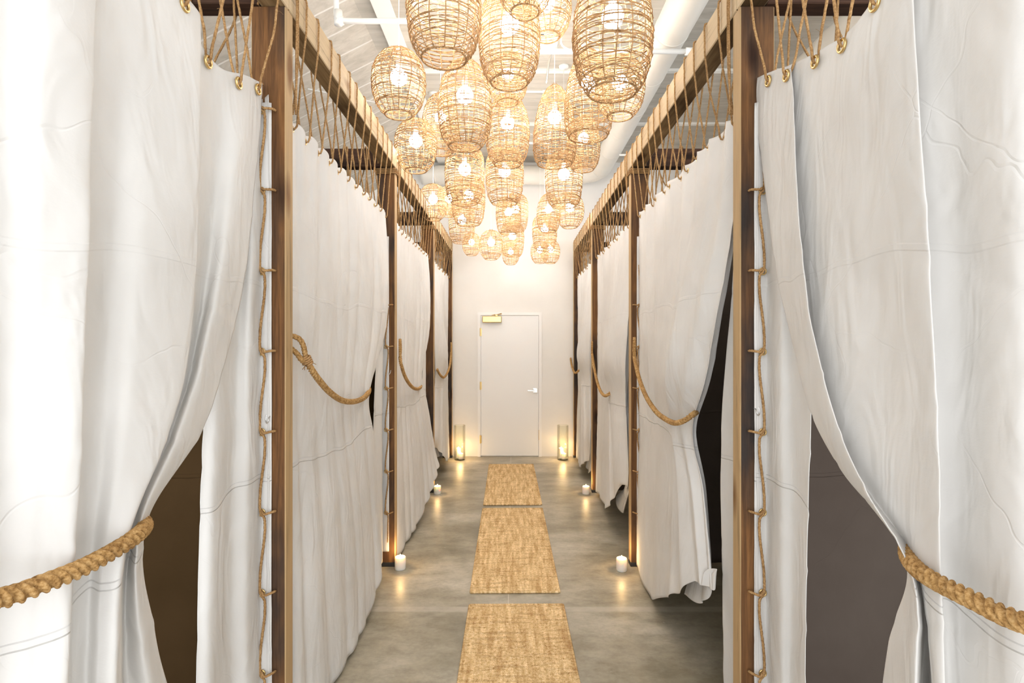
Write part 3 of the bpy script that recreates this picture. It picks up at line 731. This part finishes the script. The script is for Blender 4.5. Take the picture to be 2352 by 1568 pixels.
# thick tieback ropes
def world(px, py, X):
    pm = (px-CX)/X; return (X, FPX/pm, H+(CY-py)/pm)
def tieback(pts, r, label, knot=None, loop=None, wrap=None):
    root_ = empty('tieback_rope', tuple(pts[0])); tag(root_, label, 'rope')
    MB().tube(catmull(pts, r*.35), r*1.08, 27, 3, r*1.45, .42).build('rope', M['rope_thick'], root_, True)
    if loop: MB().tube(catmull(loop, r*.5), r*.9, 16, 3, r*1.35, .26).build('eye_loop', M['rope_thick'], root_, True)
    if knot is not None:
        a = np.array(knot[0]); b_ = np.array(knot[1]); mb = MB(); rr = random.Random(3)
        L = np.linalg.norm(b_-a); m = 60; d = (b_-a)/L; u = np.cross(d, (0, 0, 1.)); u /= np.linalg.norm(u); w = np.cross(d, u)
        P = [a + d*L*t + (u*math.cos(t*26)+w*math.sin(t*26))*r*1.55 for t in np.linspace(0, 1, m)]
        mb.tube(P, r*.38, 7, 2, .006, .2)
        for k in range(10):
            e = b_ + u*rr.uniform(-1, 1)*r + w*rr.uniform(-1, 1)*r; mb.tube([e, e+(u*rr.uniform(-1, 1)+w*rr.uniform(-1, 1))*r*1.2, e+d*r*.6+(u*rr.uniform(-1, 1)+w*rr.uniform(-1, 1))*r*2.2], r*.12, 4)
        MB.build(mb, 'binding', M['rope'], root_, True)
    return root_
tieback([(-.86, .30, 1.34), world(-900, 1330, -.83), world(-200, 1400, -.84), world(0, 1374, -.85), world(100, 1340, -.845), world(200, 1298, -.845), world(285, 1250, -.85), world(322, 1222, -.87), world(333, 1206, -.92), world(325, 1195, -.97), world(300, 1195, -1.0)], .0155,
        'thick twisted rope holding back the nearest left curtain')
tieback([world(2110, 1235, 1.0), world(2088, 1250, .965), world(2084, 1272, .92), world(2100, 1300, .875), world(2140, 1330, .855), world(2230, 1375, .845), world(2352, 1430, .84), world(2600, 1480, .83), (.86, .28, 1.3)], .0155,
        'thick twisted rope holding back the nearest right curtain')
tieback([world(702, 822, -.885), world(712, 843, -.87), world(732, 872, -.865), world(757, 900, -.865), world(785, 919, -.862), world(812, 922, -.865), world(833, 915, -.87), world(845, 903, -.885), world(847, 892, -.93), world(838, 886, -.98)], .0125,
        'thick rope sagging across the second left curtain from an eye loop', (world(700, 818, -.885), world(708, 836, -.875)),
        [world(668, 800, -.915), world(682, 812, -.90), world(694, 828, -.89), world(701, 822, -.885), world(697, 795, -.882), world(687, 778, -.89), world(668, 770, -.915)])
def tb(s, pts, r, label):
    P = [world(*p) for p in pts]; a, b_ = P[0], P[1]
    up = np.array(a) + np.array([0, 0, .11]); lp = [a, np.array(a)+np.array([0, .02, .05]), up+np.array([0, .0, .02]), np.array(a)+np.array([-s*.004, -.025, .06]), np.array(a)+np.array([-s*.003, -.01, -.01])]
    tieback(P, r, label, (np.array(a)+np.array([0, 0, .012]), np.array(a)-np.array([0, 0, .03])), [tuple(x) for x in lp])
tb(-1, [(919, 818, -.885), (922, 840, -.87), (932, 868, -.865), (946, 888, -.865), (958, 893, -.87), (966, 889, -.89), (967, 880, -.93)], .012, 'rope sagging from the second left post to the third left curtain')
tb(-1, [(1036, 808, -.885), (1034, 835, -.87), (1028, 855, -.865), (1020, 866, -.86), (1012, 862, -.87), (1005, 850, -.89), (1004, 844, -.93)], .012, 'rope tying the last left curtain to the post at the end wall')
tb(1, [(1457, 818, .875), (1461, 840, .86), (1470, 875, .845), (1485, 912, .83), (1507, 945, .82), (1530, 963, .82), (1550, 971, .82), (1570, 966, .835), (1590, 953, .87), (1600, 946, .93)], .012, 'rope sweeping from the second right post around the second right curtain')
tb(1, [(1360, 812, .885), (1364, 840, .87), (1370, 870, .855), (1378, 895, .845), (1388, 908, .845), (1398, 905, .86), (1406, 897, .90)], .012, 'rope sweeping from the third right post around the third right curtain')
tb(1, [(1310, 800, .875), (1311, 825, .865), (1315, 845, .85), (1321, 856, .85), (1328, 852, .87), (1334, 846, .92)], .012, 'rope tying the last right curtain to the post at the end wall')
# small steel hooks in the posts
for s, x, y, z, lb in ((-1, .957, 2.136, 1.425, 'small steel hook in the nearest left post'), (1, .955, 2.136, 1.455, 'small steel hook in the nearest right post')):
    P = catmull([(s*x, y+.01, z), (s*x, y-.012, z), (s*x, y-.022, z-.012), (s*(x+.006), y-.022, z-.024), (s*(x+.014), y-.016, z-.014), (s*(x+.012), y-.012, z+.008)], .002)
    tag(MB().tube(P, .0022, 8).build('hook', M['steel'], None, True, origin=(s*x, y, z)), lb, 'hook')
for s, lb in ((-1, 'small steel hook on the second left post'),):
    P = catmull([(s*.93, 4.13, 1.50), (s*.93, 4.108, 1.50), (s*.93, 4.10, 1.485), (s*.94, 4.10, 1.47), (s*.948, 4.108, 1.485)], .003)
    tag(MB().tube(P, .0025, 8).build('hook', M['steel'], None, True, origin=(s*.93, 4.12, 1.5)), lb, 'hook')

# ------------------------------------------------------------ woven lanterns
def prof_tall(t, R):
    pts = [(0, .60), (.04, .72), (.12, .86), (.25, .96), (.42, 1.0), (.58, .97), (.74, .86), (.87, .66), (.95, .42), (1.0, .12)]
    return R*np.interp(t, [p[0] for p in pts], [p[1] for p in pts])
def prof_barrel(t, R):
    pts = [(0, .66), (.05, .79), (.15, .90), (.35, .98), (.55, 1.0), (.75, .97), (.86, .88), (.94, .66), (1.0, .16)]
    return R*np.interp(t, [p[0] for p in pts], [p[1] for p in pts])
def prof_pear(t, R):
    pts = [(0, .80), (.06, .93), (.18, 1.0), (.38, .99), (.58, .88), (.76, .72), (.88, .54), (.95, .36), (1.0, .12)]
    return R*np.interp(t, [p[0] for p in pts], [p[1] for p in pts])
def prof_round(t, R):
    pts = [(0, .50), (.06, .68), (.18, .86), (.35, .98), (.5, 1.0), (.65, .97), (.8, .84), (.9, .64), (.96, .42), (1.0, .12)]
    return R*np.interp(t, [p[0] for p in pts], [p[1] for p in pts])
def weave_mesh(prof, R, Hh, rings, seed, stakes=17, sr=.0030):
    rg = random.Random(seed); mb = MB()
    for k in range(stakes):
        a = 2*math.pi*k/stakes + rg.uniform(-.05, .05); P = []
        for t in np.linspace(0, 1, 22):
            r = prof(t, R); aa = a + .05*math.sin(t*5+k); P.append((r*math.cos(aa), r*math.sin(aa), t*Hh))
        mb.tube(P, sr*1.05, 4)
        if rg.random() < .5:
            e = np.array(P[-1]); mb.tube([e, e+np.array([rg.uniform(-.01, .01), rg.uniform(-.01, .01), .015])], .0018, 4)
    segs = stakes*3
    for q in range(rings):
        t0 = (q+.5)/rings*.985
        for rep in range(2 if rg.random() < .62 else 1):
            dt = rg.uniform(-.35, .35)/rings; ph = rg.random()*6.28; tilt = rg.uniform(-.35, .35)/rings; ph2 = rg.random()*6.28
            par = (q+rep) % 2; P = []; rad = sr*rg.uniform(.65, 1.25)
            am = rg.uniform(.1, .35)/rings
            for k in range(segs):
                a = 2*math.pi*k/segs
                t = min(max(t0 + dt + tilt*math.sin(a+ph) + am*math.sin(3*a+ph2) + .25*am*math.sin(7*a+ph), 0.002), .995)
                w = math.cos(stakes*a + math.pi*par)*sr*1.0
                r = prof(t, R) + w + rep*.002
                P.append((r*math.cos(a), r*math.sin(a), t*Hh))
            mb.tube(P, rad, 4, closed=True)
    # loose diagonal strands
    for q in range(int(rings*.8)):
        a0 = rg.random()*6.28; t0 = rg.uniform(.05, .9); da = rg.uniform(.5, 1.5); dt = rg.uniform(-.06, .06)
        P = [((prof(min(max(t0+dt*x, 0), 1), R)+.005)*math.cos(a0+da*x), (prof(min(max(t0+dt*x, 0), 1), R)+.005)*math.sin(a0+da*x), (t0+dt*x)*Hh) for x in np.linspace(0, 1, 9)]
        mb.tube(P, sr*.7, 4)
    me = bpy.data.meshes.new('woven_shade'); me.from_pydata(np.concatenate(mb.v).tolist(), [], mb.f); me.materials.append(M['wicker'])
    me.polygons.foreach_set('use_smooth', [True]*len(me.polygons))
    # rim
    rb = MB()
    for j in range(3):
        P = []
        for k in range(60):
            a = 2*math.pi*k/60; P.append(((prof(0, R)+.004*math.cos(14*a+j*2))*math.cos(a), (prof(0, R)+.004*math.cos(14*a+j*2))*math.sin(a), .004*math.sin(14*a+j*2)))
        rb.tube(P, sr*.9, 5, closed=True)
    rm = bpy.data.meshes.new('bottom_rim'); rm.from_pydata(np.concatenate(rb.v).tolist(), [], rb.f); rm.materials.append(M['wicker'])
    rm.polygons.foreach_set('use_smooth', [True]*len(rm.polygons))
    return me, rm
KINDS = {  # reference radius .19
    'tall': (prof_tall, .19, .62, 28), 'barrel': (prof_barrel, .19, .56, 25), 'pear': (prof_pear, .19, .70, 30), 'round': (prof_round, .19, .47, 20)}
MESH = {}
for kn, (pf, R, Hh, rings) in KINDS.items():
    for v_ in (0, 1): MESH[(kn, v_)] = weave_mesh(pf, R, Hh, rings, hash_ := (len(kn)*7+v_*13))
def simple_mesh(name, mb, mat, smooth=True):
    me = bpy.data.meshes.new(name); me.from_pydata(np.concatenate(mb.v).tolist(), [], mb.f); me.materials.append(mat)
    if smooth: me.polygons.foreach_set('use_smooth', [True]*len(me.polygons))
    return me
bulb_me = simple_mesh('bulb', MB().lathe([(.0, -.082)] + [(.06*math.cos(a), .06*math.sin(a)-.022) for a in np.linspace(-1.45, 1.1, 12)] + [(.016, .045), (.0, .045)], n=14), M['bulb'])
sock_me = simple_mesh('socket', MB().lathe([(.019, .045), (.021, .05), (.021, .10), (.012, .115), (.0, .118)], n=14), M['cord'])
lanterns = [
 # px, bottom py, px width, real width, height ratio kind, label
 (1020, 135, 170, .42, 'tall', 'large lantern cut off at the top left of the cluster, its open base showing'),
 (916, 264, 122, .33, 'round', 'squat round lantern hanging apart at the upper left on a white cord'),
 (1170, 190, 140, .38, 'tall', 'tall tapering lantern with dark woven base at the top centre'),
 (1206, 28, 128, .30, 'round', 'lantern of which only the open base shows, topmost in the centre'),
 (1257, 85, 110, .34, 'round', 'small bright lantern at the top centre, left of the biggest lantern'),
 (1407, 212, 181, .42, 'tall', 'biggest lantern, tall and dark woven, at the upper right'),
 (1068, 337, 123, .38, 'tall', 'tall egg-shaped lantern left of centre with a dark band at its base'),
 (1012, 351, 84, .31, 'tall', 'lantern half hidden behind the tall egg-shaped one left of centre'),
 (1166, 236, 92, .31, 'round', 'bright lantern peeking out below the tall top centre one'),
 (1166, 378, 100, .38, 'tall', 'slender lantern in the middle with a narrow dark base'),
 (1274, 376, 98, .35, 'pear', 'pear-shaped lantern with narrow neck right of the middle gap'),
 (1351, 313, 109, .36, 'pear', 'lantern with a bright bulb tucked left behind the biggest lantern'),
 (1424, 268, 112, .34, 'round', 'pale wide-mouthed lantern just below the biggest lantern'),
 (955, 392, 96, .33, 'round', 'round lantern with open base, second down on the left edge'),
 (1340, 390, 76, .30, 'tall', 'small lantern below the one behind the biggest, at the right edge'),
 (1067, 466, 90, .38, 'barrel', 'barrel lantern directly under the egg-shaped lantern left of centre'),
 (1159, 467, 86, .36, 'barrel', 'pale barrel lantern under the slender middle one'),
 (1295, 473, 85, .36, 'barrel', 'barrel lantern under the pear-shaped one, tilting to a narrow base'),
 (995, 504, 66, .31, 'round', 'small domed lantern with glowing bulb, third down on the left edge'),
 (1031, 496, 56, .28, 'round', 'little lantern wedged between the domed one and the left barrel'),
 (1076, 515, 76, .36, 'barrel', 'lantern whose base shows under the left barrel lantern'),
 (1184, 530, 58, .30, 'barrel', 'lantern half hidden on the right of the centre chain'),
 (1168, 536, 57, .27, 'barrel', 'lantern with bright open top glow below the pale barrel lantern'),
 (1260, 532, 54, .27, 'tall', 'narrow lantern hanging under the left side of the right barrel'),
 (1309, 522, 64, .33, 'round', 'small lantern at the lower right edge of the cluster'),
 (1061, 557, 60, .33, 'barrel', 'distant lantern low on the left side of the cluster'),
 (1083, 586, 42, .25, 'round', 'tiny distant lantern, lowest on the left'),
 (1128, 595, 54, .30, 'round', 'distant egg-shaped lantern hanging alone on a cord left of the centre chain'),
 (1177, 588, 53, .31, 'barrel', 'distant lantern with glowing top low in the centre chain'),
 (1173, 607, 40, .248, 'round', 'lowest tiny lantern at the end of the centre chain'),
 (1251, 574, 56, .30, 'barrel', 'distant lantern low on the right of the centre gap'),
 (1240, 604, 42, .24, 'round', 'tiny lantern lowest left of the right chain'),
 (1264, 604, 44, .27, 'round', 'tiny bright lantern lowest right of the right chain'),
]
for i, (px, pyb, pw, rw, kn, label) in enumerate(lanterns):
    pm = pw/rw; Y = FPX/pm; X = (px-CX)/pm; Zb = H + (CY-pyb)/pm - rw*.33*.6*0
    pf, R, Hh, rings = KINDS[kn]; sc = rw/(2*R)
    Zt = Zb + Hh*sc
    if Zt > 4.33: Zb -= Zt-4.33; Zt = 4.33
    root_ = empty('woven_lantern', (X, Y, Zb)); tag(root_, label, 'pendant lamp', 'woven pendant lanterns over the aisle')
    root_.rotation_euler = (0, 0, i*1.3)
    sm, rm = MESH[(kn, i % 2)]
    for nm, me in (('woven_shade', sm), ('bottom_rim', rm)):
        o = bpy.data.objects.new(nm, me); link(o, root_); o.scale = (sc, sc, sc)
    zb = Hh*sc*.62
    bs = min(1, sc*1.0)
    so = bpy.data.objects.new('socket', sock_me); link(so, root_); so.location = (0, 0, zb); so.scale = (bs,)*3
    bl = bpy.data.objects.new('bulb', bulb_me); link(bl, so)
    cz = 4.40 if X > -1.25 else 4.40-(abs(X)-1.25)*.51
    MB().tube([(0, 0, zb+.11*bs), (0, 0, cz-Zb)], .0028, 6).lathe([(.0, cz-Zb-.03), (.045, cz-Zb-.02), (.05, cz-Zb)], n=16).build('cord', M['cord'], root_, True, world=False)

# ------------------------------------------------------------ jute runners
def rug_mesh(w, l):
    nx, ny = 170, 500; xs = np.linspace(-w/2, w/2, nx); ys = np.linspace(-l/2, l/2, ny)
    X, Y = np.meshgrid(xs, ys)
    cx, cy = .0125, .0105
    row = np.floor(Y/cy); h = np.abs(np.sin(math.pi*(X/cx + .5*(row % 2))))**.8 * np.abs(np.sin(math.pi*Y/cy))**.6
    rs = np.random.RandomState(2); n = rs.rand(400, 80); ci = (np.floor((X+w)/cx).astype(int)) % 80; ri = row.astype(int) % 400
    h = h*(.6+.7*n[ri, ci])
    edge = np.minimum(np.minimum(w/2-np.abs(X), l/2-np.abs(Y)), .02)/.02
    Z = .006 + .006*h + .006*np.sqrt(np.clip(edge, 0, 1)) ; Z[(edge <= .01)] = .002
    Xd = X + .003*np.sin(Y*9)*(np.abs(X)/(w/2)); mb = MB()
    mb.add(np.stack([Xd, Y, Z], -1).reshape(-1, 3), [(i*nx+j, i*nx+j+1, (i+1)*nx+j+1, (i+1)*nx+j) for i in range(ny-1) for j in range(nx-1)])
    o = []
    for i in range(4):
        pass
    b0 = [(-w/2, -l/2, .0005), (w/2, -l/2, .0005), (w/2, l/2, .0005), (-w/2, l/2, .0005)]
    mb.add(b0, [(3, 2, 1, 0)])
    return simple_mesh('jute_rug', mb, M['jute'])
rme = rug_mesh(.605, 1.845)
eb = MB()
for (a, b_) in (((-.30, -.922), (.30, -.922)), ((-.30, .922), (.30, .922)), ((-.302, -.92), (-.302, .92)), ((.302, -.92), (.302, .92))):
    n_ = int(math.dist(a, b_)/.006); eb.tube([(a[0]+(b_[0]-a[0])*t, a[1]+(b_[1]-a[1])*t, .0085) for t in np.linspace(0, 1, n_)], .009, 10, 3, .009, .3)
ebm = simple_mesh('braided_edge', eb, M['jute'])
for y, x, rz, lb in ((2.585, .03, .008, 'nearest woven jute runner on the concrete floor'), (4.61, .006, .010, 'middle woven jute runner with a darker streak'), (6.59, -.012, .012, 'farthest woven jute runner, before the white door')):
    root_ = empty('jute_rug', (x, y, 0)); tag(root_, lb, 'rug'); root_.rotation_euler = (0, 0, rz)
    o = bpy.data.objects.new('woven_field', rme); link(o, root_)
    o = bpy.data.objects.new('braided_edge', ebm); link(o, root_)

# ------------------------------------------------------------ candles
def candle(x, y, z, r, h, label, power=1.2, group=None):
    root_ = empty('pillar_candle', (x, y, z)); tag(root_, label, 'candle', group)
    MB().lathe([(0, 0), (r*.93, 0), (r, .006), (r, h-.010), (r*.94, h-.002), (r*.85, h), (r*.72, h-.006), (r*.3, h-.012), (0, h-.013)], n=36).build('wax', M['wax'], root_, True, world=False)
    wk = MB().tube([(0, 0, h-.014), (.001, 0, h-.003), (.003, 0, h+.004)], .0012, 6).build('wick', M['blackrub'], root_, True, world=False)
    MB().lathe([(0, h-.004), (.004, h), (.005, h+.005), (.0028, h+.013), (0, h+.020)], n=12).build('flame', M['flame'], wk, True, world=False)
    d = bpy.data.lights.new('candle_glow', 'POINT'); d.energy = power; d.color = (1, .62, .26); d.shadow_soft_size = .012
    l = bpy.data.objects.new('candle_glow', d); link(l, root_); l.location = (0, 0, h+.045)
    return root_
candle(-.852, 4.085, 0, .041, .094, 'white pillar candle at the foot of the second left post')
candle(.818, 4.06, 0, .040, .094, 'white pillar candle at the foot of the second right post')
candle(-.852, 6.10, 0, .041, .090, 'white pillar candle at the foot of the third left post')
candle(.826, 6.10, 0, .041, .088, 'white pillar candle at the foot of the third right post')
for x, lb in ((-.775, 'left'), (.728, 'right')):
    y = 7.87; r = .083; root_ = empty('glass_cylinder', (x, y, 0)); tag(root_, f'tall clear glass cylinder vase {lb} of the white door', 'vase')
    gw = fixnormals(MB().lathe([(0, 0), (r-.006, 0), (r, .006), (r, .50), (r-.002, .502), (r-.004, .50), (r-.004, .02), (r-.012, .012), (0, .012)], n=48).build('glass_wall', M['glass'], root_, True, world=False))
    candle(x+(.018 if lb == 'left' else .012), y-.028, .0125, .034, .085, f'short lit candle in front inside the {lb} glass cylinder', 1.8)
    candle(x-.022, y+.034, .0125, .034, .15, f'taller lit candle at the back inside the {lb} glass cylinder', 1.2)

# ------------------------------------------------------------ groups of repeats
GROUPS = {'canvas_curtain': 'canvas curtains along the aisle', 'side_curtain': 'narrow canvas strips beside the posts', 'post': 'wooden posts along the aisle',
          'beam': 'long beams over the aisle posts', 'cross_beam': 'dark cross beams of the stalls', 'suspension_rope': 'ropes lacing curtains to the beams',
          'partition_rope': 'ropes around the cross beams', 'post_lacing': 'laced ropes down the posts', 'tieback_rope': 'thick curtain tieback ropes',
          'rope_lashing': 'lashings at the post heads', 'pillar_candle': 'white pillar candles', 'glass_cylinder': 'glass cylinders beside the door',
          'jute_rug': 'woven jute runners down the aisle', 'hook': 'steel hooks in the posts', 'canvas_partition': 'stall partitions', 'canvas_back_cloth': 'stall back cloths',
          'canvas_edging': 'laced canvas edges', 'ceiling_pipe': 'white ceiling pipes', 'round_duct': 'round ceiling ducts'}
for o in bpy.data.objects:
    if o.parent is None and 'category' in o.keys():
        g = GROUPS.get(o.name.split('.')[0])
        if g: o['group'] = g
